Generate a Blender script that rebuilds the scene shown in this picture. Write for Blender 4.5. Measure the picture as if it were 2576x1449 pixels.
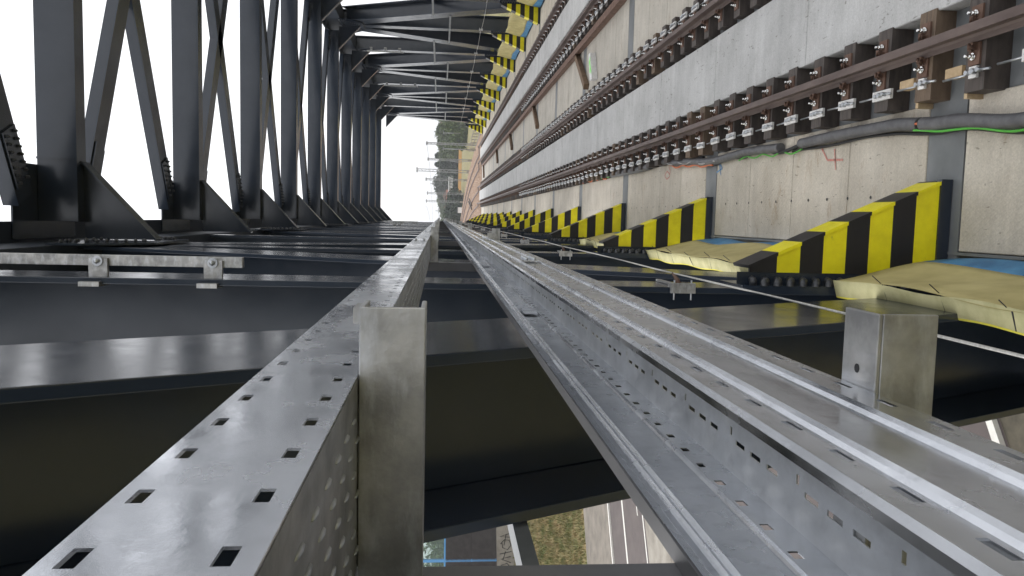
import bpy, math, random
from mathutils import Vector, Matrix
random.seed(7)
sc = bpy.context.scene
for o in list(bpy.data.objects): bpy.data.objects.remove(o)
C = sc.collection
# ------------------------------------------------------------------ camera (phone held sideways)
YAW, PIT, ROL = .0871187, -.0911549, .0165282
F = Vector((-math.sin(YAW)*math.cos(PIT), math.cos(YAW)*math.cos(PIT), math.sin(PIT)))
R0 = Vector((math.cos(YAW), math.sin(YAW), 0)); U0 = R0.cross(F)
RR = math.cos(ROL)*R0+math.sin(ROL)*U0; UU = -math.sin(ROL)*R0+math.cos(ROL)*U0
cd = bpy.data.cameras.new('camera'); cam = bpy.data.objects.new('camera', cd); C.objects.link(cam)
cd.sensor_fit = 'HORIZONTAL'; cd.sensor_width = 36; cd.lens = 2012.1/2576*36
cd.clip_start = .02; cd.clip_end = 6000
m3 = Matrix((-UU, RR, -F)).transposed()          # picture right = world down, picture up = world right
cam.matrix_world = m3.to_4x4()
sc.camera = cam
# ------------------------------------------------------------------ world, sun, exposure
w = bpy.data.worlds.new('World'); sc.world = w; w.use_nodes = True
nt = w.node_tree; nt.nodes.clear()
sky = nt.nodes.new('ShaderNodeTexSky'); sky.sky_type = 'NISHITA'; sky.sun_disc = False
SUN_EL, SUN_AZ = math.radians(50), math.radians(-50)
sky.sun_elevation = SUN_EL; sky.sun_rotation = SUN_AZ; sky.air_density = 1.0; sky.dust_density = 4.0; sky.ozone_density = 1
hs = nt.nodes.new('ShaderNodeHueSaturation'); hs.inputs['Saturation'].default_value = .22
bg = nt.nodes.new('ShaderNodeBackground'); bg.inputs['Strength'].default_value = .15
wo = nt.nodes.new('ShaderNodeOutputWorld')
mxs = nt.nodes.new('ShaderNodeMix'); mxs.data_type = 'RGBA'; mxs.inputs[0].default_value = .6; mxs.inputs[7].default_value = (8.9, 9.0, 9.3, 1)   # even bright overcast veil
nt.links.new(sky.outputs[0], hs.inputs['Color']); nt.links.new(hs.outputs[0], mxs.inputs[6]); nt.links.new(mxs.outputs[2], bg.inputs[0]); nt.links.new(bg.outputs[0], wo.inputs[0])
sl = bpy.data.lights.new('sun', 'SUN'); sl.energy = .5; sl.angle = math.radians(40); sl.color = (1, .96, .9)
so = bpy.data.objects.new('sun', sl); C.objects.link(so)
sd = Vector((math.sin(SUN_AZ)*math.cos(SUN_EL), math.cos(SUN_AZ)*math.cos(SUN_EL), math.sin(SUN_EL)))
so.rotation_euler = sd.to_track_quat('Z', 'Y').to_euler()
sc.view_settings.view_transform = 'Standard'; sc.view_settings.look = 'None'
sc.view_settings.exposure = 0.5; sc.view_settings.gamma = 1

def at(x, y, Y):
    "photo point (2576x1449 grid) at forward distance Y -> world point"
    d = (724.5-y)*RR+(1288-x)*UU+2012.1*F
    return d*(Y/d.y)
# ------------------------------------------------------------------ materials
def ramp(nt, fac, a, b, ca, cb):
    r = nt.nodes.new('ShaderNodeValToRGB'); e = r.color_ramp.elements
    e[0].position = a; e[1].position = b; e[0].color = (*ca, 1); e[1].color = (*cb, 1)
    nt.links.new(fac, r.inputs[0]); return r.outputs[0]
def noise(nt, scale, detail=4, vec=None, rough=.6):
    n = nt.nodes.new('ShaderNodeTexNoise'); n.inputs['Scale'].default_value = scale
    n.inputs['Detail'].default_value = detail; n.inputs['Roughness'].default_value = rough
    if vec is None:
        g = nt.nodes.new('ShaderNodeNewGeometry'); vec = g.outputs['Position']
    nt.links.new(vec, n.inputs['Vector']); return n.outputs[0]
def scaled(nt, s):
    g = nt.nodes.new('ShaderNodeNewGeometry'); mp = nt.nodes.new('ShaderNodeMapping')
    mp.inputs['Scale'].default_value = s; nt.links.new(g.outputs['Position'], mp.inputs['Vector']); return mp.outputs[0]
def mixc(nt, f, a, b, mode='MIX'):
    m = nt.nodes.new('ShaderNodeMix'); m.data_type = 'RGBA'; m.blend_type = mode
    for v, i in ((f, 0), (a, 6), (b, 7)):
        if hasattr(v, 'node'): nt.links.new(v, m.inputs[i])
        elif i == 0: m.inputs[0].default_value = v
        else: m.inputs[i].default_value = (*v, 1)
    return m.outputs[2]
def mat(name, c1, c2=None, scale=3, rough=.6, metal=0, bump=0, bscale=40, r2=None, stretch=None, spec=None, extra=None, vlo=.35, vhi=.65):
    m = bpy.data.materials.new(name); m.use_nodes = True; nt = m.node_tree
    b = nt.nodes['Principled BSDF']; c2 = c2 or c1
    vec = scaled(nt, stretch) if stretch else None
    n = noise(nt, scale, 5, vec); col = ramp(nt, n, vlo, vhi, c1, c2)
    if extra: col = extra(nt, col)
    nt.links.new(col, b.inputs['Base Color'])
    b.inputs['Metallic'].default_value = metal
    if r2 is not None:
        rr = ramp(nt, noise(nt, scale*2.3, 4, vec), .3, .7, (rough,)*3, (r2,)*3); nt.links.new(rr, b.inputs['Roughness'])
    else: b.inputs['Roughness'].default_value = rough
    if spec is not None: b.inputs['Specular IOR Level'].default_value = spec
    if bump:
        bn = nt.nodes.new('ShaderNodeBump'); bn.inputs['Strength'].default_value = bump; bn.inputs['Distance'].default_value = .01
        nt.links.new(noise(nt, bscale, 4), bn.inputs['Height']); nt.links.new(bn.outputs[0], b.inputs['Normal'])
    return m
STEEL = mat('painted_steel', (.016,.023,.035), (.023,.031,.045), 1.2, .16, 0, 0, 30, r2=.26, spec=.55)
STEELM = mat('painted_steel_matt', (.016,.023,.035), (.023,.031,.045), 1.5, .62, 0, 0, 30, spec=.3)  # same paint without dust, matt to keep sky reflection off the top chords
STEEL2 = mat('painted_steel_floor', (.13,.14,.145), (.19,.2,.205), 2, .5, 0, .08, 25)
BOLT = mat('bolt_steel', (.03,.033,.038), (.05,.052,.056), 20, .4)
GALV = mat('galvanised', (.38,.40,.42), (.6,.62,.65), 9, .3, .9, .06, 60, r2=.5, stretch=(1,.5,1))
def spangle(nt, col):
    f = ramp(nt, noise(nt, 30, 7), .5, .8, (0,0,0), (.35,.35,.35)); col = mixc(nt, f, col, (.3,.31,.33))
    f2 = ramp(nt, noise(nt, 11, 6, scaled(nt, (1,.25,3))), .5, .8, (0,0,0), (.7,.7,.7)); return mixc(nt, f2, col, (.74,.77,.82))
GALVB = mat('galvanised_bright', (.58,.605,.645), (.82,.84,.88), 4, .13, 1, .015, 90, r2=.36, stretch=(1,.6,1), extra=spangle)
GALVM = mat('galvanised_matt', (.27,.27,.265), (.50,.495,.48), 13, .42, .8, .06, 130, r2=.55, extra=spangle)
GALVF = mat('galvanised_floor', (.50,.52,.54), (.70,.72,.74), 7, .42, .75, .02, 90, r2=.6, stretch=(1,.6,1), extra=spangle)
GREYTRIM = mat('grey_trim', (.12,.12,.125), (.15,.15,.155), 4, .45)
CHROME = mat('shiny_bolt', (.8,.8,.78), None, 1, .12, 1)
def conc(name, a, b, pattern=True, warm=(.34,.23,.13)):
    m = mat(name, a, b, 1.3, .85, 0, 0)
    nt = m.node_tree; bs = nt.nodes['Principled BSDF']
    col = bs.inputs['Base Color'].links[0].from_socket
    st = ramp(nt, noise(nt, 2.2, 8, scaled(nt, (.8,2,1)), .75), .57, .72, (0,0,0), (.7,.7,.7)); col = mixc(nt, st, col, warm)
    sp = ramp(nt, noise(nt, 9, 2, scaled(nt, (2.6,.8,1))), .66, .71, (0,0,0), (.5,.5,.5)); col = mixc(nt, sp, col, (.09,.075,.055))
    g = ramp(nt, noise(nt, 60, 3), .3, .7, (.84,)*3, (1.06,)*3); col = mixc(nt, 1, col, g, 'MULTIPLY')
    streak = ramp(nt, noise(nt, 1.6, 5, scaled(nt, (.25,5,1))), .35, .65, (.93,)*3, (1.04,)*3); col = mixc(nt, 1, col, streak, 'MULTIPLY')
    nt.links.new(col, bs.inputs['Base Color'])
    bn = nt.nodes.new('ShaderNodeBump'); bn.inputs['Strength'].default_value = .28; bn.inputs['Distance'].default_value = .005
    if pattern:
        def wave(ang):
            g = nt.nodes.new('ShaderNodeNewGeometry'); mp = nt.nodes.new('ShaderNodeMapping'); mp.inputs['Rotation'].default_value = (0,0,ang)
            wv = nt.nodes.new('ShaderNodeTexWave'); wv.inputs['Scale'].default_value = 6.5; wv.bands_direction = 'X'
            nt.links.new(g.outputs['Position'], mp.inputs[0]); nt.links.new(mp.outputs[0], wv.inputs[0]); return wv.outputs['Fac']
        mx = nt.nodes.new('ShaderNodeMath'); mx.operation = 'MAXIMUM'
        wl = nt.nodes.new('ShaderNodeMath'); wl.operation = 'POWER'; wl.inputs[1].default_value = 8; nt.links.new(mx.outputs[0], wl.inputs[0])
        nt.links.new(wave(.6), mx.inputs[0]); nt.links.new(wave(-.6), mx.inputs[1]); nt.links.new(wl.outputs[0], bn.inputs['Height'])
    else: nt.links.new(noise(nt, 35, 5), bn.inputs['Height'])
    nt.links.new(bn.outputs[0], bs.inputs['Normal']); return m
CONC = conc('concrete_patterned', (.49,.445,.37), (.63,.58,.495))
CONCM = conc('concrete_middle', (.43,.43,.42), (.54,.54,.53), False, (.36,.35,.33))
CONCC = conc('concrete_centre', (.43,.40,.345), (.54,.505,.44), False, (.28,.2,.11))
def stripes():
    m = bpy.data.materials.new('hazard_paint'); m.use_nodes = True; nt = m.node_tree; b = nt.nodes['Principled BSDF']
    g = nt.nodes.new('ShaderNodeNewGeometry'); s = nt.nodes.new('ShaderNodeSeparateXYZ'); nt.links.new(g.outputs['Position'], s.inputs[0])
    def ma(op, a, v):
        n = nt.nodes.new('ShaderNodeMath'); n.operation = op; nt.links.new(a, n.inputs[0])
        if v is not None: n.inputs[1].default_value = v
        return n.outputs[0]
    t = ma('ADD', s.outputs['Z'], 4.235); t = ma('DIVIDE', t, .4); t = ma('FRACT', t, None); t = ma('LESS_THAN', t, .5); lo = ma('LESS_THAN', s.outputs['Z'], -2.72)
    q = nt.nodes.new('ShaderNodeMath'); q.operation = 'MULTIPLY'; nt.links.new(t, q.inputs[0]); nt.links.new(lo, q.inputs[1]); t = q.outputs[0]
    y = ramp(nt, noise(nt, 8, 5), .3, .7, (.84,.73,.004), (.95,.85,.008))
    pc = mixc(nt, t, (.012,.011,.012), y)
    sc_ = ramp(nt, noise(nt, 7, 9, scaled(nt, (1,1,2.5)), .8), .62, .72, (0,0,0), (.55,.55,.55)); pc = mixc(nt, sc_, pc, (.10,.09,.07))
    sc2 = ramp(nt, noise(nt, 2.1, 5), .3, .7, (.8,)*3, (1.05,)*3); pc = mixc(nt, 1, pc, sc2, 'MULTIPLY')
    nt.links.new(pc, b.inputs['Base Color']); b.inputs['Roughness'].default_value = .42
    return m
HAZ = stripes()
RAILM = mat('rail_brown', (.10,.072,.064), (.16,.12,.105), 5, .45, .3, .1, 60, r2=.6, stretch=(1,.3,1))
RUST = mat('rust', (.11,.062,.042), (.18,.105,.075), 8, .7, .1, .2, 60)
BLOCK = mat('creosote_timber', (.045,.036,.032), (.095,.078,.068), 12, .65, 0, .3, 70, stretch=(.3,2,1))
BLOCK2 = mat('raw_timber', (.10,.07,.048), (.17,.12,.08), 12, .7, 0, .3, 70, stretch=(.3,2,1))
WOOD = mat('light_wood', (.42,.3,.17), (.55,.42,.26), 10, .7, 0, .2, 60)
WTIM = mat('brown_timber', (.12,.075,.045), (.2,.13,.08), 8, .8, 0, .3, 60)
WHITE = mat('white_plate', (.68,.67,.65), (.8,.79,.77), 10, .5)
TAN = mat('net_tan', (.40,.34,.14), (.52,.45,.20), 3, .75, 0, .35, 120)
HEM = mat('net_hem', (.52,.49,.24), (.66,.62,.34), 6, .7, 0, .5, 150)
YELT = mat('net_yellow_tape', (.75,.66,.05), (.8,.72,.1), 6, .6)
BLUE = mat('net_blue', (.03,.13,.27), (.07,.24,.42), 4, .55, 0, .4, 60)
CORR = mat('grey_conduit', (.085,.085,.09), (.14,.14,.145), 9, .5)
BLK = mat('black_cable', (.012,.012,.013), None, 1, .4)
GRN = mat('green_cable', (.08,.42,.04), None, 1, .4)
ORG = mat('orange_cable', (.6,.16,.06), None, 1, .45)
SILV = mat('silver_cable', (.5,.5,.5), None, 1, .3, .6)
WIRE = mat('wire_rope', (.5,.49,.46), (.7,.69,.66), 60, .45, .6)
REDP = mat('red_marking', (.55,.14,.12), (.5,.34,.28), 30, .8)
BLUP = mat('blue_marking', (.05,.2,.45), (.2,.35,.5), 30, .8)
GRNP = mat('green_marking', (.3,.85,.2), None, 1, .6)
BALL = mat('ballast_stone', (.28,.19,.135), (.50,.375,.29), 3, .95, 0, 1, 14, vlo=.3, vhi=.7)
GRASS = mat('dry_grass', (.11,.13,.035), (.31,.235,.11), 1.1, .95, 0, 1, 12)
SOIL = mat('verge_soil', (.07,.062,.045), (.12,.105,.075), 2.5, .95, 0, 1, 6)  # darkened: shade under the bridge is put into the colour, less bounce
ASPH = mat('asphalt', (.10,.082,.078), (.13,.108,.1), .8, .85, 0, .3, 60)
PAVE = mat('pale_concrete_verge', (.17,.15,.125), (.26,.228,.19), .9, .9, 0, .4, 20)
PAINT = mat('road_paint', (.7,.68,.62), (.8,.78,.72), 6, .7)
WALLC = mat('retaining_concrete', (.24,.215,.18), (.36,.33,.28), .9, .9, 0, .3, 10)
RIB = mat('ribbed_panel', (.075,.066,.064), (.11,.098,.095), 2, .6)
BLUF = mat('blue_frame', (.12,.35,.68), None, 1, .5)
OCHRE = mat('ochre_wall', (.62,.34,.10), (.70,.42,.16), .05, .9)
MASTM = mat('mast_steel', (.22,.225,.23), (.3,.305,.31), .3, .5)
GREYB = mat('shed_grey', (.45,.45,.44), (.55,.55,.54), .03, .8)
REDB = mat('red_brick_house', (.42,.16,.11), (.5,.22,.15), .3, .9)
LEAFD = mat('dark_leaves', (.018,.035,.014), (.045,.075,.028), .5, .8)
LEAFM = mat('green_leaves', (.05,.085,.018), (.12,.16,.04), .5, .8)
BARK = mat('bark', (.06,.045,.03), (.1,.08,.06), 2, .9)
SPRAY = mat('black_spray', (.02,.02,.02), None, 1, .8)
def glass():
    m = bpy.data.materials.new('noise_glass'); m.use_nodes = True; nt = m.node_tree; b = nt.nodes['Principled BSDF']
    n = noise(nt, 3); nt.links.new(ramp(nt, n, .3, .7, (.5,.6,.56), (.6,.7,.66)), b.inputs['Base Color'])
    b.inputs['Transmission Weight'].default_value = .85; b.inputs['Roughness'].default_value = .05; b.inputs['IOR'].default_value = 1.1; return m
GLASS = glass()
# ------------------------------------------------------------------ mesh builder
class MB:
    def __init__(s): s.v = []; s.f = []; s.sm = []
    def poly(s, pts, smooth=False):
        n = len(s.v); s.v += [tuple(p) for p in pts]; s.f.append(tuple(range(n, n+len(pts)))); s.sm.append(smooth)
    def box(s, x0, x1, y0, y1, z0, z1):
        n = len(s.v)
        s.v += [(x0,y0,z0),(x1,y0,z0),(x1,y1,z0),(x0,y1,z0),(x0,y0,z1),(x1,y0,z1),(x1,y1,z1),(x0,y1,z1)]
        for f in ((0,3,2,1),(4,5,6,7),(0,1,5,4),(1,2,6,5),(2,3,7,6),(3,0,4,7)): s.f.append(tuple(n+i for i in f)); s.sm.append(False)
        return s
    def obox(s, c, ax, ay, az):
        "oriented box, centre c and half-axis vectors"
        c = Vector(c); ax = Vector(ax); ay = Vector(ay); az = Vector(az); n = len(s.v)
        for k in ((-1,-1,-1),(1,-1,-1),(1,1,-1),(-1,1,-1),(-1,-1,1),(1,-1,1),(1,1,1),(-1,1,1)): s.v.append(tuple(c+k[0]*ax+k[1]*ay+k[2]*az))
        for f in ((0,3,2,1),(4,5,6,7),(0,1,5,4),(1,2,6,5),(2,3,7,6),(3,0,4,7)): s.f.append(tuple(n+i for i in f)); s.sm.append(False)
        return s
    def bar(s, a, b, wu, wv, up=(0,0,1)):
        a = Vector(a); b = Vector(b); d = b-a; u = d.cross(Vector(up))
        if u.length < 1e-6: u = d.cross(Vector((0,1,0)))
        u.normalize(); v = u.cross(d).normalized(); return s.obox((a+b)/2, d/2, u*wu/2, v*wv/2)
    def prism(s, pts, off):
        "closed polygon pts extruded by vector off"
        off = Vector(off); n = len(s.v); k = len(pts)
        s.v += [tuple(p) for p in pts]+[tuple(Vector(p)+off) for p in pts]
        s.f.append(tuple(range(n+k-1, n-1, -1))); s.f.append(tuple(range(n+k, n+2*k))); s.sm += [False, False]
        for i in range(k):
            j = (i+1) % k; s.f.append((n+i, n+j, n+k+j, n+k+i)); s.sm.append(False)
        return s
    def tube(s, pts, r, seg=8, cap=True):
        pts = [Vector(p) for p in pts]; n0 = len(s.v); rs = r if isinstance(r, (list, tuple)) else [r]*len(pts)
        for i, p in enumerate(pts):
            d = (pts[min(i+1, len(pts)-1)]-pts[max(i-1, 0)]).normalized()
            u = d.cross(Vector((0,0,1)))
            if u.length < 1e-3: u = d.cross(Vector((1,0,0)))
            u.normalize(); v = u.cross(d)
            for k in range(seg):
                a = 2*math.pi*k/seg; s.v.append(tuple(p+(u*math.cos(a)+v*math.sin(a))*rs[i]))
        for i in range(len(pts)-1):
            for k in range(seg):
                a = n0+i*seg+k; b = n0+i*seg+(k+1) % seg
                s.f.append((a, b, b+seg, a+seg)); s.sm.append(True)
        if cap:
            s.f.append(tuple(n0+k for k in range(seg))[::-1]); s.f.append(tuple(n0+(len(pts)-1)*seg+k for k in range(seg))); s.sm += [False, False]
        return s
    def dome(s, c, n, r, h):
        "bolt head: short cylinder with a domed nut"
        c = Vector(c); n = Vector(n).normalized()
        return s.tube([c, c+n*h*.6, c+n*h*.95, c+n*h*1.15], [r, r, r*.72, r*.25], 6)
    def ball(s, c, r, sx=1, sy=1, sz=1, seg=8, rings=5):
        n0 = len(s.v)
        for i in range(rings+1):
            t = math.pi*i/rings
            for k in range(seg):
                a = 2*math.pi*k/seg; s.v.append((c[0]+r*sx*math.sin(t)*math.cos(a), c[1]+r*sy*math.sin(t)*math.sin(a), c[2]+r*sz*math.cos(t)))
        for i in range(rings):
            for k in range(seg):
                a = n0+i*seg+k; b = n0+i*seg+(k+1) % seg; s.f.append((a, a+seg, b+seg, b)); s.sm.append(True)
        return s
    def mesh(s, name, m):
        me = bpy.data.meshes.new(name); me.from_pydata(s.v, [], s.f); me.update()
        me.polygons.foreach_set('use_smooth', s.sm)
        for mm in (m if isinstance(m, (list, tuple)) else [m]): me.materials.append(mm)
        return me
    def build(s, name, m, parent=None, bevel=0, kind=None, solid=0):
        o = bpy.data.objects.new(name, s.mesh(name, m)); C.objects.link(o)
        if parent is not None:
            o.parent = parent; o.matrix_parent_inverse = Matrix.Translation(-parent_loc(parent))
        if kind: o['kind'] = kind
        if bevel:
            b = o.modifiers.new('bevel', 'BEVEL'); b.width = bevel; b.segments = 2; b.limit_method = 'ANGLE'
        if solid:
            q = o.modifiers.new('solid', 'SOLIDIFY'); q.thickness = solid; q.offset = 0
        return o
LOC = {}
def parent_loc(p):
    return Vector(p.location) if p.type == 'EMPTY' else Vector((0, 0, 0))
def tag(o, label=None, cat=None, group=None, kind=None):
    if label: o['label'] = label
    if cat: o['category'] = cat
    if group: o['group'] = group
    if kind: o['kind'] = kind
    return o
def thing(name, label, cat, loc=(0,0,0), group=None):
    o = bpy.data.objects.new(name, None); C.objects.link(o); o.location = loc; o.empty_display_size = .2
    return tag(o, label, cat, group)
def dup_part(o, d, parent):
    "copy of a part (sharing its mesh) moved by d"
    c = o.copy(); C.objects.link(c); c.parent = parent; c.location = Vector(o.location)+Vector(d); return c
def sheet(us, line, hole, mapf):
    "sheet over breakpoints us (along Y) and polyline 'line'; cells where hole(i,j) is true are left open"
    mb = MB(); nv = len(line)
    for u in us:
        for p in line: mb.v.append(mapf(u, p))
    for i in range(len(us)-1):
        for j in range(nv-1):
            if hole(i, j): continue
            mb.f.append((i*nv+j, (i+1)*nv+j, (i+1)*nv+j+1, i*nv+j+1)); mb.sm.append(False)
    return mb

P = 6.03; Y0 = 6.63; XC = 4.585; KN = 13
TI, TO = -.525, -1.28                              # inner and outer face of the left truss
ZT, ZB, ZD = 5.75, -6.0, -4.34
def mx(x): return 2*XC-x
# ================================================================== GROUND
SK = .68
def terr(x, y):
    yo = y-SK*x
    if yo < 8: h = -12.2+min(5.5, (8-yo)*.28)
    elif yo < 78.2: h = -12.2
    elif yo < 100: h = -12.2+(yo-78.2)/21.8*4.2
    elif yo < 150: h = -8-(yo-100)/50*4
    else: h = -12
    if yo > 82 or yo < 6:                                    # bumpy ground
        h += .12*math.sin(x*.31+y*.17)+.08*math.sin(x*.9-y*.7)
    return h
def emb_x(y): return XC-((max(0, y-88))**2)/900.0            # centreline of the tracks beyond the bridge
mb = MB(); xs = []; x = -3000
def steps(a, b, fine, far):
    out = []; v = a
    while v < b:
        out.append(v); v += fine if abs(v) < 160 else far
    out.append(b); return out
xs = steps(-1500, 1500, 4, 110); ys = steps(-400, 160, 4, 60)+steps(165, 1900, 6, 130)
ys = sorted(set(round(v, 2) for v in ys)); n = len(ys)
for x in xs:
    for y in ys: mb.v.append((x, y, terr(x, y)))
for i in range(len(xs)-1):
    for j in range(n-1):
        mb.f.append((i*n+j, (i+1)*n+j, (i+1)*n+j+1, i*n+j+1)); mb.sm.append(True)
tag(mb.build('ground', GRASS), kind='structure')
def strip(name, a, b, z, m, x0=-260, x1=260, kind='structure'):
    mb = MB(); k = 40
    for i in range(k):
        xa = x0+(x1-x0)*i/k; xb = x0+(x1-x0)*(i+1)/k
        mb.poly([(xa, a+SK*xa, z), (xb, a+SK*xb, z), (xb, b+SK*xb, z), (xa, b+SK*xa, z)])
    return tag(mb.build(name, m), kind=kind)
strip('gravel_verge', 4, 18.5, -11.975, SOIL)
strip('road', 18.5, 46, -11.97, ASPH)
strip('median_pavement', 46, 50, -11.965, PAVE)
strip('median_strip', 50, 55.2, -11.96, WALLC)
strip('motorway', 55.2, 66.3, -11.97, ASPH)
strip('footpath', 66.3, 78.2, -11.966, PAVE)
k = MB(); 
for i in range(60):
    xa = -240+8*i; xb = xa+7.97; k.prism([(xa, 66.1+SK*xa, -12), (xb, 66.1+SK*xb, -12), (xb, 66.4+SK*xb, -12), (xa, 66.4+SK*xa, -12)], (0,0,.15))
    k.prism([(xa, 18.6+SK*xa, -12), (xb, 18.6+SK*xb, -12), (xb, 18.85+SK*xb, -12), (xa, 18.85+SK*xa, -12)], (0,0,.15))
tag(k.build('kerb', PAINT), kind='structure')
for a, b in ((61.35, 61.75), (55.55, 55.8), (45.2, 45.5)): strip('road_line', a, b, -11.962, PAINT)
mb = MB()
for i in range(40):
    for yo in (57.0, 32.5):
        xa = -200+10*i+2.6; xb = xa+4
        mb.poly([(xa, yo+SK*xa, -11.962), (xb, yo+SK*xb, -11.962), (xb, yo+.18+SK*xb, -11.962), (xa, yo+.18+SK*xa, -11.962)])
tag(mb.build('lane_dashes', PAINT), kind='structure')
# slab joints and stains of the footpath come from its material; a small drain cover in it
# embankment with ballast
mb = MB(); mbs = MB()
N = 90; sec = []
for i in range(N+1):
    y = 79+i*3.4; cx = emb_x(y); sk = max(0, 1-i/6)
    row = []
    for dx, z in ((-16, -12), (-6.6, -5.4), (-5.4, -4.72), (5.4, -4.72), (6.6, -5.4), (9.4, -5.6), (19, -12)):
        row.append((cx+dx, y+sk*SK*(dx+4)*1.0, z))
    sec.append(row)
for i in range(N):
    for j in range(6):
        q = [sec[i][j], sec[i][j+1], sec[i+1][j+1], sec[i+1][j]]
        (mb if j in (1, 2, 3) else mbs).poly(q, True)
tag(mb.build('ballast_bed', BALL), kind='structure')
tag(mbs.build('embankment_slope', GRASS), kind='structure')
mb = MB(); rnd = random.Random(3)
for i in range(14000):
    y = 84+rnd.random()**1.5*110; dx = rnd.uniform(-5.6, 6.4); cx = emb_x(y)
    if y < 79+ (dx+8)*.9: continue
    r = rnd.uniform(.05, .11); c = Vector((cx+dx, y, -4.72-(max(0, abs(dx)-5.4))*.56+.01))
    a = [Vector((rnd.uniform(-1,1), rnd.uniform(-1,1), 0)).normalized()*r for _ in range(3)]
    t = c+Vector((0,0,r)); q = [c+a[0], c+Vector((-a[0].y, a[0].x, 0)), c-a[0], c+Vector((a[0].y, -a[0].x, 0))]
    for s_ in range(4): mb.poly([q[s_], q[(s_+1) % 4], t])
tag(mb.build('ballast_stones', BALL), kind='stuff', label='salmon coloured ballast stones between the tracks beyond the bridge')
# abutment wall under the far end of the bridge
mb = MB(); mb.prism([(-6, 79.5, -12.2), (16, 94.6, -12.2), (16, 97, -12.2), (-6, 82, -12.2)], (0, 0, 7.35))
tag(mb.build('abutment', WALLC), label='pale concrete abutment carrying the far end of the bridge', cat='abutment')
# ================================================================== BRIDGE
BR = thing('truss_bridge', 'dark grey steel railway truss bridge with concrete deck slabs and striped knee plates', 'bridge')
def hmember(name, a, b, wdt, side, off=0, tf=.05, tw=.03):
    "H section in a truss plane from a=(y,z) to b; flanges on the inner and outer face"
    xi, xo = TI-off, TO+off
    if side: xi, xo = mx(xi), mx(xo)
    d = Vector((0, b[0]-a[0], b[1]-a[1])); L = d.length; d.normalize(); nrm = Vector((0, -d.z, d.y)); c = Vector((0, (a[0]+b[0])/2, (a[1]+b[1])/2))
    sg = -1 if not side else 1
    m = MB()
    m.obox(c+Vector((xi+sg*tf/2, 0, 0)), d*L/2, nrm*wdt/2, (tf/2, 0, 0))
    m.obox(c+Vector((xo-sg*tf/2, 0, 0)), d*L/2, nrm*wdt/2, (tf/2, 0, 0))
    m.obox(c+Vector(((xi+xo)/2, 0, 0)), d*L/2, nrm*tw/2, (abs(xi-xo)/2-tf-.001, 0, 0))
    return m.build(name, STEEL, BR, bevel=.006)
bolts_done = {}
def bolt_rows(parent, pts, n, r=.024, h=.04):
    m = MB()
    for p in pts: m.dome(p, n, r, h)
    o = m.build('bolt', BOLT, parent); o['kind'] = 'stuff'; return o
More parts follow.
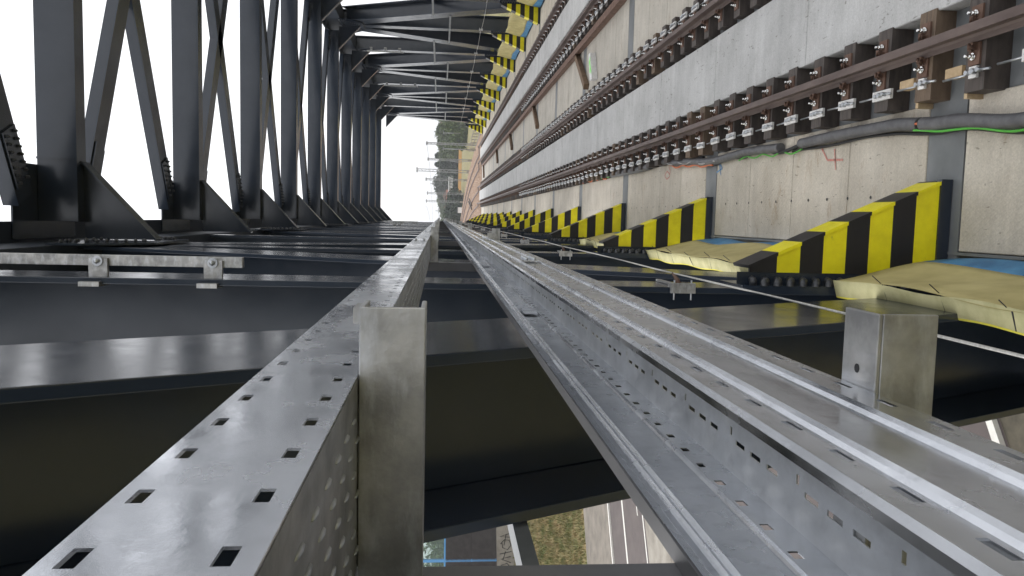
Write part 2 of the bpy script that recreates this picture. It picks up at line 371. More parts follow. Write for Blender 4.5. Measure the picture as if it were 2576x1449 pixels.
for side in (0, 1):
    s = 1 if side == 0 else -1
    X = (lambda x: x) if side == 0 else mx
    kend = 12 if side == 0 else 13
    for k in range(-2, kend):
        hmember('vertical', (Y0+P*k, -5.55), (Y0+P*k, 5.15), .59, side, 0)
    low = 0 if side == 0 else 1
    for k in range(-2, kend):
        a, b = (k, k+1)
        if (k-low) % 2 == 0: p, q = (Y0+P*k, ZB), (Y0+P*(k+1), ZT)      # rises away
        else: p, q = (Y0+P*k, ZT), (Y0+P*(k+1), ZB)
        d = Vector((q[0]-p[0], q[1]-p[1])).normalized()*.95
        hmember('diagonal', (p[0]+d.x, p[1]+d.y), (q[0]-d.x, q[1]-d.y), .86, side, .004)
    ya, yb = Y0-2.2*P, Y0+P*(kend-1)
    m = MB(); m.box(*sorted((X(TI+.02), X(TO-.02))), ya, yb+.6, 5.1, 5.93); m.build('top_chord', STEELM, BR, bevel=.01)
    m = MB(); m.box(*sorted((X(-.21), X(TO-.06))), ya, yb+.7, 5.935, 5.965); m.build('chord_cover_plate', STEELM, BR)
    m = MB(); m.box(*sorted((X(TI+.02), X(TO-.02))), ya, Y0+P*kend+.6, -6.5, -5.52); m.build('bottom_chord', STEEL, BR, bevel=.01)
    for k in range(-1, kend+1):
        yk = Y0+P*k; upper = (k-low) % 2 != 0
        if upper and k < kend:
            g = MB(); w_, w2 = 1.55, .75
            g.prism([(X(TI+.024), yk-w_, 5.2), (X(TI+.024), yk-w_, 4.75), (X(TI+.024), yk-w2, 4.05), (X(TI+.024), yk+w2, 4.05), (X(TI+.024), yk+w_, 4.75), (X(TI+.024), yk+w_, 5.2)], (s*.03, 0, 0))
            go = g.build('gusset_plate', STEEL, BR)
            if k < 9:
                pts = []
                for t in range(9):
                    for q in (-1, 1):
                        for u in range(2): pts.append((X(TI+.055), yk+q*(.55+t*.085+u*.12*q*0), 4.28+t*.1-u*.13 if t*.1-u*.13 > -.05 else 4.3))
                for t in range(12):
                    pts.append((X(TI+.055), yk-1.45+t*.26, 5.05))
                bolt_rows(go, pts, (s, 0, 0))
        if not upper and k < kend+1:
            g = MB(); g.prism([(X(TI+.024), yk-1.5, -5.6), (X(TI+.024), yk-1.5, -5.2), (X(TI+.024), yk-.7, -4.45), (X(TI+.024), yk+.7, -4.45), (X(TI+.024), yk+1.5, -5.2), (X(TI+.024), yk+1.5, -5.6)], (s*.03, 0, 0))
            g.build('gusset_plate', STEEL, BR)
    # slender struts between diagonals
    for k in range(-1, kend):
        yk = Y0+P*k; upper = (k-low) % 2 != 0
        if upper: zz, h = -.34, 3.0
        else: zz, h = .49, 3.2
        m = MB(); m.box(*sorted((X(-1.40), X(-1.30))), yk-h, yk+h, zz-.055, zz+.01); m = m if not side else MB(); side and m.box(*sorted((X(-1.245), X(-1.10))), yk-h, yk+h, zz-.05, zz-.038); 0 and  0
        if side or upper: m.build('buckling_strut', STEEL2 if side == 0 else STEEL, BR)
        if side:
            m = MB(); m.box(mx(-.5), mx(-.515), yk-h, yk+h, zz-.045, zz+.045); m.build('buckling_strut', STEEL2, BR)
    # end posts
    # ceiling knee brackets and deck knee brackets
    for k in range(-1, kend+1):
        yk = Y0+P*k
        if k < kend and k >= 0:
            yb_ = yk-.02
            m = MB(); m.prism([(X(-.46), yb_, 4.28), (X(.66), yb_, 5.335), (X(-.46), yb_, 5.335)], (0, .03, 0))
            web = m.build('ceiling_knee', STEEL, BR)
            fl = MB(); a = Vector((X(-.46), yb_+.015, 4.27)); b = Vector((X(.68), yb_+.015, 5.33)); fl.bar(a, b, .30, .028, up=(0,1,0)) if False else fl.obox((a+b)/2, (b-a)/2, (0,.13,0), (b-a).cross(Vector((0,1,0))).normalized()*.014)
            fl.build('flange', STEEL, web)
            # horizontal gusset for the wind bracing
            m = MB(); m.prism([(X(-.46), yk-.95, 5.9), (X(.40), yk-.95, 5.9), (X(.62), yk-.75, 5.9), (X(.62), yk+.75, 5.9), (X(.40), yk+.95, 5.9), (X(-.46), yk+.95, 5.9)], (0,0,.025)); go = m.build('bracing_gusset', STEEL, BR)
        # striped knee
        ty, ft = yk-.12, 0
        m = MB(); m.prism([(X(-.40), ty, -2.60), (X(-.345), ty, -2.60), (X(.38), ty, -4.235), (X(-.40), ty, -4.235)], (0, .03, 0)); kw = m.build('striped_knee_plate', HAZ, BR)
        a = Vector((X(-.355), ty+.015, -2.585)); b = Vector((X(.40), ty+.015, -4.27)); nn = (b-a).cross(Vector((0,1,0))).normalized()
        m = MB(); m.obox((a+b)/2+Vector((0,.145,0)), (b-a)/2, (0,.18,0), nn*.014); m.build('striped_flange', HAZ, kw)
        m = MB(); m.box(*sorted((X(-.40), X(.42))), ty-.02, ty+.05, -4.335, -4.237); m.box(*sorted((X(-.52), X(-.40))), ty+.005, ty+.025, -4.3, -2.5); m.box(*sorted((X(-.545), X(-.50))), ty-.18, ty+.38, -4.3, -2.48); m.build('connection_plate', STEEL, kw)
        pts = []
        for t in range(14):
            z = -2.6-.11*t
            pts += [(X(-.50), ty-.09, z), (X(-.50), ty-.2, z-.05)]
        if k < 9: bolt_rows(kw, pts, (s, 0, 0), .03, .055)
        pts = [(X(-.46), ty+.005, -2.62-.11*t) for t in range(12)]
        if k < 6: bolt_rows(kw, pts, (0, -1, 0), .028, .05)
# ceiling cross beams and wind bracing
for k in range(0, 12):
    yb_ = Y0+P*k
    m = MB(); m.box(-.205, mx(-.205), yb_-.24, yb_+.02, 5.36, 5.90)
    cb = m.build('ceiling_beam', STEEL, BR, bevel=.006)
    m = MB(); m.box(-.205, mx(-.205), yb_-.262, yb_+.045, 5.33, 5.357); m.build('bottom_flange', STEEL, cb)
    m = MB()
    for x in (.72, mx(.72)): m.box(x-.015, x+.015, yb_-.262, yb_-.242, 5.36, 5.9)
    m.build('stiffener', STEEL, cb)
    if k < 11:
        for (x0, y0, x1, y1) in ((.1, yb_+1.0, 9.1, yb_+P-1.0), (.1, yb_+P-1.02, 9.1, yb_+.6)):
            m = MB(); zq = 5.80 if x0 < 0 and y0 < yb_+2 else 5.815
            d = Vector((x1-x0, y1-y0, 0)).normalized(); nn = Vector((-d.y, d.x, 0))
            c = Vector(((x0+x1)/2, (y0+y1)/2, zq)); L = Vector((x1-x0, y1-y0, 0)).length
            m.obox(c-Vector((0,0,.12)), d*L/2, nn*.21, (0,0,.008)); m.obox(c+Vector((0,0,.07)), d*L/2, nn*.21, (0,0,.008)); m.obox(c-Vector((0,0,.02)), d*L/2, nn*.008, (0,0,.09))
            m.obox(c-Vector((0,0,.02))+nn*.203, d*L/2, nn*.006, (0,0,.09)); m.obox(c-Vector((0,0,.02))-nn*.203, d*L/2, nn*.006, (0,0,.09))
            wb = m.build('wind_brace', STEEL, BR)
            for e_, sg_ in ((Vector((x0, y0, zq)), 1), (Vector((x1, y1, zq)), -1)):
                cc = e_+d*sg_*.62-Vector((0,0,.145)); m = MB(); m.obox(cc, d*.40, nn*.17, (0,0,.014)); sp_ = m.build('splice_plate', STEEL, wb)
                if k < 8 and not (sg_ == 1 and y0 < yb_+2): bolt_rows(sp_, [tuple(cc+d*(-.33+.11*t)+nn*q-Vector((0,0,.013))) for t in range(7) for q in (-.11, .11)], (0,0,-1), .024, .042)
# deck cross beams with visible top flange
slabmesh = {}
for k in range(-1, 14):
    yk = Y0+P*k
    m = MB(); m.box(-.47, mx(-.47), yk-.25, yk+.25, -4.365, -4.342); m.box(-.47, mx(-.47), yk-.02, yk+.02, -5.4, -4.366); m.box(-.47, mx(-.47), yk-.25, yk+.25, -5.43, -5.401)
    m.build('deck_cross_beam', STEEL2, BR)
zt = ZD
def slab(x0, x1, y0, y1, m, top=zt, th=.2, key=None):
    key = (round(x1-x0, 3), round(y1-y0, 3), m.name, th)
    if key not in slabmesh:
        mb = MB(); w2, l2 = (x1-x0)/2-.004, (y1-y0)/2-.006; c = .008
        mb.box(-w2, w2, -l2, l2, -th, -c)
        a = [(-w2,-l2,-c),(w2,-l2,-c),(w2,l2,-c),(-w2,l2,-c)]; b = [(-w2+c,-l2+c,0),(w2-c,-l2+c,0),(w2-c,l2-c,0),(-w2+c,l2-c,0)]
        mb.f.pop(1); mb.sm.pop(1)
        for i in range(4): mb.poly([a[i], a[(i+1) % 4], b[(i+1) % 4], b[i]])
        mb.poly(b); slabmesh[key] = mb.mesh('concrete_slab', m)
    o = bpy.data.objects.new('concrete_slab', slabmesh[key]); C.objects.link(o); o.parent = BR
    o.location = ((x0+x1)/2, (y0+y1)/2, top+random.uniform(-.002, .002)); return o
for k in range(-1, 13):
    y0 = Y0+P*k+.262; L = (P-.524)/4
    for j in range(4):
        for x0, x1, m in ((-.19, 1.10, CONC), (3.70, 5.47, CONCC), (mx(1.10), mx(-.19), CONC)): slab(x0, x1, y0+j*L, y0+(j+1)*L, m)
for j in range(29):
    y0 = -.2+j*3.1-.0
    if y0 > 84: continue
    for x0 in (1.84, mx(2.86)): slab(x0, x0+1.02, y0, y0+3.1, CONCM, -4.175, .33)
# troughs under the rails
for x0, x1 in ((1.10, 2.0), (2.7, 3.62), (5.55, 6.47), (7.17, 8.07)):
    m = MB(); m.box(x0+.002, x1-.002, -1, 86, -4.42, -4.375); m.build('rail_trough', STEEL2, BR)
m = MB(); m.box(-.52, mx(-.52), 84.7, 85.3, -5.4, -4.37); m.build('end_beam', STEEL2, BR)
# edge angle along the slabs
for x in (-.205, mx(-.205)):
    m = MB(); m.box(x-.012, x+.012, -1, 85, -4.5, -4.33); m.build('deck_edge_angle', STEEL2, BR)
# painted marks on the slabs
def mark(name, pts, mtl, label, w_=.012, z=ZD+.005):
    m = MB()
    for a, b in zip(pts[:-1], pts[1:]):
        a = Vector((*a, z)); b = Vector((*b, z)); d = (b-a); n_ = Vector((-d.y, d.x, 0)).normalized()*w_
        m.poly([a-n_, b-n_, b+n_, a+n_])
    return tag(m.build(name, mtl, BR), label)
mark('red_figure', [(.90,15.0),(.98,15.2),(.90,15.35),(.82,15.2),(.86,15.02),(.98,14.98),(1.05,15.1)], REDP, 'red sprayed figure nine near the third slab row')
mark('red_figure', [(.62,8.55),(.85,8.6)], REDP, 'red sprayed figures beside the corrugated conduit'); mark('red_stroke', [(.72,8.4),(.74,8.75),(.88,8.9)], REDP, 'red sprayed stroke beside the conduit')
mark('blue_figure', [(.75,12.2),(.95,12.3),(.85,12.15),(.8,12.4)], BLUP, 'blue scrawl on a slab before the second steel strip')
# drilled dots on the near slabs
m = MB()
for k in range(0, 3):
    for j in range(11):
        y = Y0+P*k+.7+j*.46; 
        m.poly([(.30+.018*math.cos(a), y+.018*math.sin(a), ZD+.006) for a in [i*math.pi/4 for i in range(8)]])
o = m.build('slab_lifting_holes', BLK, BR); o['kind'] = 'stuff'
# ================================================================== TRACKS
RX = [1.526, 3.264, 5.906, 7.644]
PITCH = .64
def rail_profile():
    h = [(-.036,0),(-.036,-.03),(-.03,-.042),(-.009,-.052),(-.009,-.138),(-.03,-.15),(-.07,-.158),(-.07,-.17)]
    return [(x, z) for x, z in h]+[(-x, z) for x, z in h[::-1]]
def make_track(idx, label):
    T = thing('railway_track', label, 'railway track', (0, 0, 0))
    for ri in (0, 1):
        x = RX[idx*2+ri]
        m = MB(); pr = rail_profile(); top = -3.97
        m.prism([(x+a, -1.0, top+z) for a, z in pr][::-1], (0, 89.5, 0)); m.build('rail', RAILM, T, bevel=.003)
        # sleeper block, shared mesh
        DZ = -.085
        b = MB(); b.box(-.43*(1 if ri == 0 else .77), .33 if ri == 0 else .43, -.115, .115, -4.372, -4.075+DZ); bm_ = [b.mesh('sleeper_block', BLOCK), b.mesh('sleeper_block', BLOCK2)]
        fms = []; gms = []
        for q in (-1, 1):
            f = MB(); f.box(min(q*.06, q*.23), max(q*.06, q*.23), -.065, .065, -4.074+DZ, -4.058+DZ)
            f.box(min(q*.06, q*.12), max(q*.06, q*.12), -.03, .03, -4.058+DZ, -4.02+DZ)
            f.tube([(q*.085, -.015, -4.03+DZ), (q*.13, -.06, -4.0+DZ), (q*.12, -.06, -3.97+DZ), (q*.08, -.03, -3.99+DZ)], .013, 6); fms.append(f.mesh('rail_fastening', RUST))
            g = MB(); g.tube([(q*.165, 0, -4.06+DZ), (q*.165, 0, -4.04+DZ)], .03, 8); g.ball((q*.165, 0, -4.025+DZ), .021); g.tube([(q*.165, 0, -4.02+DZ), (q*.165, 0, -3.98+DZ)], .012, 6); gms.append(g.mesh('screw_head', CHROME))
        sgn = -1 if (idx*2+ri) % 2 == 0 else 1
        wx = .285*sgn
        cplm = MB().box(wx-.045, wx+.045, -.20, .11, -4.073+DZ, -4.046+DZ).mesh('white_clamp_plate', WHITE)
        cb = MB(); cb.tube([(wx, -.12, -4.05+DZ), (wx, -.12, -4.0+DZ)], .02, 6); cb.tube([(wx, -.04, -4.05+DZ), (wx, -.04, -4.01+DZ)], .024, 6); cb.tube([(wx, .04, -4.05+DZ), (wx, .04, -4.02+DZ)], .02, 6); cb.tube([(wx, -.12, -4.02+DZ), (wx-.01, -.24, -4.03+DZ)], .011, 6); cb.tube([(wx, .08, -4.09+DZ), (wx, .42, -4.09+DZ)], .010, 6)
        cbm = cb.mesh('clamp_bolts', GALV)
        sqm = MB().box(wx-.045, wx+.045, -.05, .04, -4.073+DZ, -4.05+DZ).mesh('white_clamp_plate', WHITE)
        pt = .665 if ri == 0 and idx == 0 else .64
        n_ = int(86/pt); rest = MB()
        for i in range(n_):
            y = 6.06-7*pt+i*pt+(.2 if ri else 0)
            if y > 84.5: break
            if i > 142: continue
            o = bpy.data.objects.new('sleeper_block', bm_[1 if random.random() < .13 else 0]); C.objects.link(o); o.parent = T; o.location = (x, y, 0)
            o.location.x += random.uniform(-.012, .012); o.rotation_euler = (0, 0, random.uniform(-.02, .02)); o.location.y += random.uniform(-.012, .012)
            for q in (0, 1):
                if y < 42:
                    p = bpy.data.objects.new('rail_fastening', fms[q]); C.objects.link(p); p.parent = o
                    p = bpy.data.objects.new('screw_head', gms[q]); C.objects.link(p); p.parent = o
                else: rest.box(x+(q*2-1)*.15-.08, x+(q*2-1)*.15+.08, y-.06, y+.06, -4.16, -4.12)
            if y < 42:
                p = bpy.data.objects.new('white_clamp_plate', sqm if i in (7, 8) and ri == 0 and idx == 0 else cplm); C.objects.link(p); p.parent = o
                p = bpy.data.objects.new('clamp_bolts', cbm); C.objects.link(p); p.parent = o; p['kind'] = 'stuff'
        o = rest.build('distant_fastenings', RUST, T); o['kind'] = 'stuff'
    return T
make_track(0, 'nearer brown railway track on dark sleeper blocks beside the corrugated conduit')
make_track(1, 'farther brown railway track beside the right hand truss')
# rails beyond the bridge
for i, x in enumerate(RX):
    m = MB(); pts = [(x-XC+emb_x(y), y, -4.60+(.5 if y < 88 else max(0, .5-(y-88)*.05))) for y in [88+3*j for j in range(60)]]
    for a, b in zip(pts[:-1], pts[1:]): m.bar(a, b, .12, .15)
    tag(m.build('rail_length', RAILM), ['leftmost rail curving over the ballast beyond the bridge', 'second rail from the left curving over the ballast', 'third rail from the left curving over the ballast', 'rightmost rail curving over the ballast beyond the bridge'][i], 'rail')
# pieces of loose rail on the ballast
m = MB(); a = at(1157+1, 500, 128); m.bar((1.2, 118, -4.6), (2.6, 132, -4.6), .16, .2); m.bar((1.7, 118, -4.6), (3.0, 130, -4.6), .12, .16)
tag(m.build('loose_rail', BLOCK), 'two short dark rails lying loose on the salmon ballast', 'rail pieces')
# light wood offcuts near the first blocks
for (x, y, lab) in ((1.19, 6.75, 'pale wooden offcut wedged beside the fourth visible sleeper block'), (1.18, 6.085, 'pale wooden offcut beside the block nearest the picture edge')):
    t = thing('wood_offcut', lab, 'wood offcut', (x, y, -4.35))
    m = MB(); m.box(x-.13, x+.14, y+.10, y+.14, -4.37, -4.20); m.build('upright_board', WOOD, t)
    m = MB(); m.box(x+.06, x+.14, y+.145, y+.36, -4.26, -4.17); m.build('cross_board', WOOD, t)
# rusty beam and brown timbers between the tracks
m = MB(); m.box(5.22, 5.30, -1, 82, -4.338, -4.14); m.box(5.17, 5.35, -1, 82, -4.139, -4.12)
tag(m.build('rusty_beam', RUST, bevel=.004), 'long rust brown steel beam lying between the two tracks', 'steel beam')
names_ = ['nearest brown timber lying askew between the tracks', 'second brown timber from the camera between the tracks', 'third brown timber from the camera between the tracks', 'fourth brown timber from the camera between the tracks', 'brown timber near the far end between the tracks']
for i, (xa, ya, xb, yb) in enumerate(((5.2,25.75,3.95,23.9),(5.2,37.7,4.1,36.0),(5.2,50.4,4.2,48.8),(5.2,62.3,4.2,61),(5.2,81,4.0,80))):
    m = MB(); m.bar((xa, ya, -4.26), (xb, yb, -4.26), .2, .15)
    tag(m.build('brown_timber', WTIM, bevel=.01), names_[i], 'timber', 'brown timbers between the tracks')
bd = thing('foam_board', 'white board with a bright green scribble lying beside the nearest brown timber', 'board', (4.4, 23.0, -4.32))
m = MB(); m.prism([(3.95,22.55,-4.335),(4.75,22.95,-4.335),(4.75,23.25,-4.335),(3.95,22.9,-4.335)], (0,0,.16)); m.build('board', WHITE, bd)
m = MB(); m.poly([(4.1,22.70,-4.17),(4.2,22.68,-4.17),(4.6,23.05,-4.17),(4.5,23.1,-4.17)]); m.poly([(4.15,22.85,-4.169),(4.2,22.95,-4.169),(4.65,22.98,-4.169),(4.6,22.9,-4.169)]); m.build('green_scribble', GRNP, bd)
# ================================================================== corrugated conduit and cables
cw = [(.8,4.0),(.86,5.6),(.95,6.5),(1.02,7.4),(1.03,8.4),(1.02,9.6),(1.06,11.0),(1.03,12.3),(1.12,14.2),(1.2,15.2),(1.17,17),(1.19,19.6),(1.22,22),(1.25,25.6),(1.26,30),(1.22,45),(1.2,60),(1.18,84)]
def cr(t, off=0):
    "path point at Y=t by smooth interpolation"
    for i in range(len(cw)-1):
        if cw[i][1] <= t <= cw[i+1][1]:
            f = (t-cw[i][1])/(cw[i+1][1]-cw[i][1]); f = f*f*(3-2*f); return cw[i][0]*(1-f)+cw[i+1][0]*f-.05+off
    return cw[-1][0]
for (a, b, r, z, lab) in ((6.9, 9.3, .06, -4.265, 'grey corrugated conduit nearest the first striped knee plate'), (4.2, 6.85, .062, -4.255, 'grey corrugated conduit at the right edge of the picture'), (9.9, 15.3, .06, -4.28, 'smooth dull grey conduit beyond the nearest corrugated length'), (16.2, 19.8, .07, -4.27, 'grey conduit length before the tangle of coloured cables'), (24, 84, .05, -4.28, 'long far grey conduit running on to the end of the bridge')):
    pts = []; rs = []; t = a; st = .012 if b < 9.4 else .06; i = 0
    while t < b:
        pts.append((cr(t), t, z)); rs.append(r*(1 if (i % 2 == 0 or st > .05) else .93)); t += st; i += 1
    m = MB(); m.tube(pts, rs, 12); tag(m.build('corrugated_conduit', CORR), lab, 'conduit')
def cable(name, lab, a, b, off, z, r, mtl, amp=.02, ph=0):
    m = MB(); pts = [(cr(a+(b-a)*i/60, off+amp*math.sin(i*.35+ph)), a+(b-a)*i/60, z+amp*.4*math.cos(i*.5+ph)) for i in range(61)]
    m.tube(pts, r, 7); tag(m.build(name, mtl), lab, 'cable')
cable('black_cable', 'black cable running along the near corrugated conduit', 4.2, 9.6, -.075, -4.31, .016, BLK, .012)
cable('black_cable', 'thick black cable between conduit lengths at the second slab row', 9.2, 13.4, -.03, -4.30, .026, BLK, .03, 1)
cable('black_cable', 'black cable along the far part of the sleepers', 13, 30, .04, -4.31, .022, BLK, .04, 2)
cable('green_cable', 'bright green cable leaving the near conduit', 4.2, 6.95, -.065, -4.235, .011, GRN, .01)
cable('green_cable', 'green cable between the conduit lengths in the second slab row', 9.3, 11.3, -.08, -4.28, .010, GRN, .02, 2)
cable('green_cable', 'green cable in the distant tangle', 19.8, 23, .02, -4.25, .02, GRN, .06, 2)
cable('orange_cable', 'orange cable beside the green one near the conduit end', 12.4, 14.8, -.07, -4.27, .015, ORG, .015)
cable('orange_cable', 'orange cable in the distant tangle', 20.5, 24, -.03, -4.25, .02, ORG, .05, 4)
cable('orange_cable', 'thin orange cable at the right edge of the picture', 4.2, 6.9, .0, -4.22, .012, ORG, .008, 1)
cable('silver_cable', 'silver grey cable twisted with the black one', 12.2, 15.2, -.02, -4.24, .014, SILV, .02)
# ================================================================== edge nets
def net(k, side, lab):
    X = (lambda x: x) if side == 0 else mx
    y0, y1 = Y0+P*k+.05, Y0+P*(k+1)-.35
    rnd = random.Random(k*7+side); ph = rnd.random()*6; amp = .09
    def pt(u, v):
        "u 0..1 along the panel, v 0 (outer hem) .. 1 (deck edge)"
        y = y0+(y1-y0)*u; s_ = math.sin(u*math.pi)
        z = -3.22+(-4.30+3.22)*v-.25*math.sin(math.pi*v)*s_*.5+.05*math.sin(u*11+ph)*math.sin(math.pi*v)-.06*math.sin(u*6+ph)*(1-v)*s_
        x = -.43+(.19*v)+.05*math.sin(math.pi*v)*math.sin(u*5+ph)*s_+.02*math.sin(u*17+v*5)
        return (X(x), y, z)
    t = thing('edge_net', lab, 'safety net', (X(-.3), (y0+y1)/2, -4.0), 'safety nets between the striped knee plates')
    def grid(v0, v1, nu=36, nv=8, f=pt):
        m = MB()
        for i in range(nu+1):
            for j in range(nv+1): m.v.append(f(i/nu, v0+(v1-v0)*j/nv))
        for i in range(nu):
            for j in range(nv): m.f.append((i*(nv+1)+j, (i+1)*(nv+1)+j, (i+1)*(nv+1)+j+1, i*(nv+1)+j+1)); m.sm.append(True)
        return m
    grid(0, .72).build('tan_sheet', TAN, t, solid=.004)
    grid(.721, 1.0).build('blue_sheet', BLUE, t, solid=.004)
    def hem(u, v):
        p = pt(u, 0); w_ = .05*math.sin(u*23+ph)
        return (p[0]-(.02*v if side == 0 else -.02*v), p[1], p[2]-(.17+.02*math.sin(u*9+ph))*v*-1+0) if False else (X(-.43-.13*v+.01*math.sin(u*30)), p[1], p[2]-.05*v+.015*math.sin(u*19+ph)*v)
    grid(0, 1, 36, 2, hem).build('hem', HEM, t, solid=.006)
    m = MB(); m.tube([(lambda q: (q[0], q[1], q[2]-.012))(hem(i/36, 1)) for i in range(37)], .016, 6); m.build('yellow_cord', YELT, t)
    m = MB()
    for i in range(1, 8):
        q = pt(i/8, 0); w2 = hem(i/8, 1); m.tube([q, w2], .006, 5); q2 = pt(i/8+.01, .02); m.tube([(q2[0], q2[1], q2[2]+.005), (q2[0]+(.06 if side == 0 else -.06), q2[1]-.02, q2[2]+.09)], .0035, 4)
    m.build('cable_tie', BLK, t)
    return t
ordn = ['nearest', 'second nearest', 'third nearest', 'fourth nearest', 'fifth nearest', 'sixth nearest', 'seventh nearest', 'eighth nearest', 'ninth nearest', 'tenth nearest', 'eleventh nearest', 'twelfth nearest', 'farthest']
for i, k in enumerate((-1, 0, 1)):
    net(k, 0, 'yellow and blue net below the lower cable tray, %s to the camera' % ordn[i])
for i, k in enumerate(range(4, 12)):
    net(k, 1, 'tan and blue net along the right hand truss, %s to the camera' % ordn[i])
# ================================================================== lifelines and their clamps
for side in (0, 1):
    X = (lambda x: x) if side == 0 else mx
    m = MB(); pts = []
    for k in range(-2, 13):
        ya = Y0+P*k
        for j in range(6):
            f = j/6; pts.append((X(-.42), ya+P*f, -1.93-.035*math.sin(math.pi*f)))
    m.tube(pts, .0065, 6); tag(m.build('lifeline_wire', WIRE), ['thin steel wire stretched along the near truss below the cable tray', 'thin steel wire stretched along the right hand truss'][side], 'wire rope')
    for k in range(-0, 12):
        ya = Y0+P*k
        t = thing('wire_clamp', ('galvanised wire clamp on the near truss, %s to the camera' if side == 0 else 'galvanised wire clamp on the right hand truss, %s visible') % ordn[k], 'wire clamp', (X(-.5), ya, -1.95), 'clamps holding the lifeline wires')
        m = MB(); m.box(*sorted((X(-.522), X(-.497))), ya-.36, ya-.30, -2.03, -1.85); m.box(*sorted((X(-.522), X(-.505))), ya-.36, ya+.32, -1.96, -1.92); m.build('clamp_bar', GALVM, t)
        m = MB(); m.box(*sorted((X(-.565), X(-.485))), ya-.40, ya-.365, -2.05, -1.85); m.build('clamp_plate', GALVM, t)
        m = MB()
        for z in (-2.02, -1.88): m.tube([(X(-.57), ya-.37, z), (X(-.57), ya-.5, z)] if False else [(X(-.46), ya-.38, z), (X(-.62), ya-.38, z)], .007, 6)
        m.build('threaded_rod', GALV, t)
        m = MB(); m.tube([(X(-.5), ya-.3, -1.94), (X(-.46), ya-.28, -1.93), (X(-.42), ya-.15, -1.93)], [.022, .018, .01], 6); m.build('hook', RUST, t)
# ================================================================== short galvanised channel rails on verticals
def channel_rail(yv, z0, z1, lab, side=0, n=3, xo=.0):
    X = (lambda x: x) if side == 0 else mx
    t = thing('channel_rail', lab, 'channel rail', (X(-.4), yv, z0), None)
    m = MB(); m.box(*sorted((X(-.445), X(-.36))), yv-.09, yv-.04, z0, z1); m.build('channel', GALVM, t, bevel=.004)
    for i in range(n):
        z = z0+.22+(z1-z0-.45)*(i/(n-1) if n > 1 else .5) if n > 1 else (z0+z1)/2
        m = MB(); m.box(*sorted((X(-.55), X(-.385))), yv-.125, yv-.092, z-.07, z+.07); m.box(*sorted((X(-.59), X(-.555))), yv-.30, yv-.04, z-.075, z+.075); b = m.build('bracket', GALVM, t)
        m = MB(); m.tube([(X(-.405), yv-.125, z), (X(-.405), yv-.14, z)], .04, 12); m.dome((X(-.405), yv-.14, z), (0,-1,0), .022, .03); m.build('bolt', GALV, b)
    return t
channel_rail(Y0-.05, 1.55, 4.6, 'galvanised channel rail with round bolt heads on the nearest column, upper left', 0, 4)
channel_rail(Y0+P*6, 1.9, 2.6, 'short galvanised channel high on a middle column of the near truss', 0, 2)
channel_rail(Y0+P*8, 1.5, 3.1, 'short galvanised channel far along the near truss', 0, 2)
channel_rail(Y0+P*7-.3, 2.3, 4.4, 'upper short galvanised channel on the right truss', 1, 3)
channel_rail(Y0+P*9, 1.8, 4.3, 'long galvanised channel on the far part of the right truss', 1, 3)
# ================================================================== cable trays
# ---- support frames: upper arm, lower arm and the post between them
for i in range(13):
    y = .77+P*i
    fr = thing('tray_support_frame', 'galvanised frame of two arms holding the cable trays, %s to the camera' % ordn[i], 'support frame', (-.42, y, -.3), 'frames carrying the cable trays')
    m = MB(); z0, z1 = .012, .0755
    m.box(-.387, -.088, y, y+.006, z0, z1); m.box(-.387, -.088, y+.006, y+.068, z1-.005, z1); m.box(-.387, -.088, y+.006, y+.068, z0, z0+.005)
    ua = m.build('upper_arm', GALVM, fr, bevel=.0012)
    if i == 0: m = MB(); m.box(-.105, -.0895, y+.006, y+.05, .0757, .082); m.build('sawn_lip', GALVM, ua)
    m = MB(); z0, z1 = -.51, -.4455
    m.box(-.387, -.088, y, y+.005, z0, z1-.005); m.box(-.387, -.088, y, y+.068, z1-.005, z1)
    la = m.build('lower_arm', GALVM, fr, bevel=.0012)
    m = MB(); m.tube([(-.150, y+.036, -.4454), (-.150, y+.036, -.4450)], .005, 10); m.build('bolt_hole', BLK, la)
    m = MB(); m.box(-.46, -.388, y+.002, y+.095, -.75, .30); m.build('post', GREYTRIM, fr, bevel=.002)
# ---- upper tray
UT = thing('cable_tray', 'upper galvanised cable tray with two rows of slots in its side', 'cable tray', (-.25, 0, .0765))
us = [-1.0]; y = .357-.079*4; YE = 24.0; holes = set()
while y < YE:
    us += [y-.0108, y+.0108]; holes.add(len(us)-2); y += .079
us.append(YE)
ln = [(-.155,.0765),(-.155,.0885),(-.155,.0975),(-.155,.154),(-.155,.163),(-.155,.172)]
sheet(us, ln, lambda i, j: i in holes and j in (1, 3), lambda u, p: (p[0], u, p[1])).build('slotted_side', GALVB, UT, solid=.0018)
m = MB(); m.box(-.156, -.154, YE, 78, .0765, .172); m.build('far_side', GALVB, UT)
m = MB(); m.box(-.165, -.1562, -1, 78, .1715, .1735); m.build('rim', GALVB, UT)
m = MB(); m.box(-.348, -.157, -1, 78, .0763, .0783); m.build('bottom', GALVM, UT)
m = MB(); m.box(-.350, -.348, -1, 78, .0765, .172); m.build('outer_side', GALVM, UT)
m = MB()
for r_, x in enumerate((-.19, -.215, -.241, -.268, -.297, -.324)):
    y = .1+(.028 if r_ % 2 else 0)
    while y < 5: m.ball((x, y, .0762), .014, .17, 1, .2, 8, 4); y += .0575
o = m.build('pressed_dimples', GALV, UT); o['kind'] = 'stuff'
for yj in (5.0, 8.4, 14.4, 20.5):
    m = MB(); m.box(-.1535, -.152, yj-.1, yj+.1, .08, .168); jp = m.build('splice_plate', GALVB, UT)
    m = MB()
    for z in (.1, .15):
        for dy in (-.06, .06): m.dome((-.152, yj+dy, z), (1,0,0), .009, .012)
    m.build('bolt', GALV, jp)
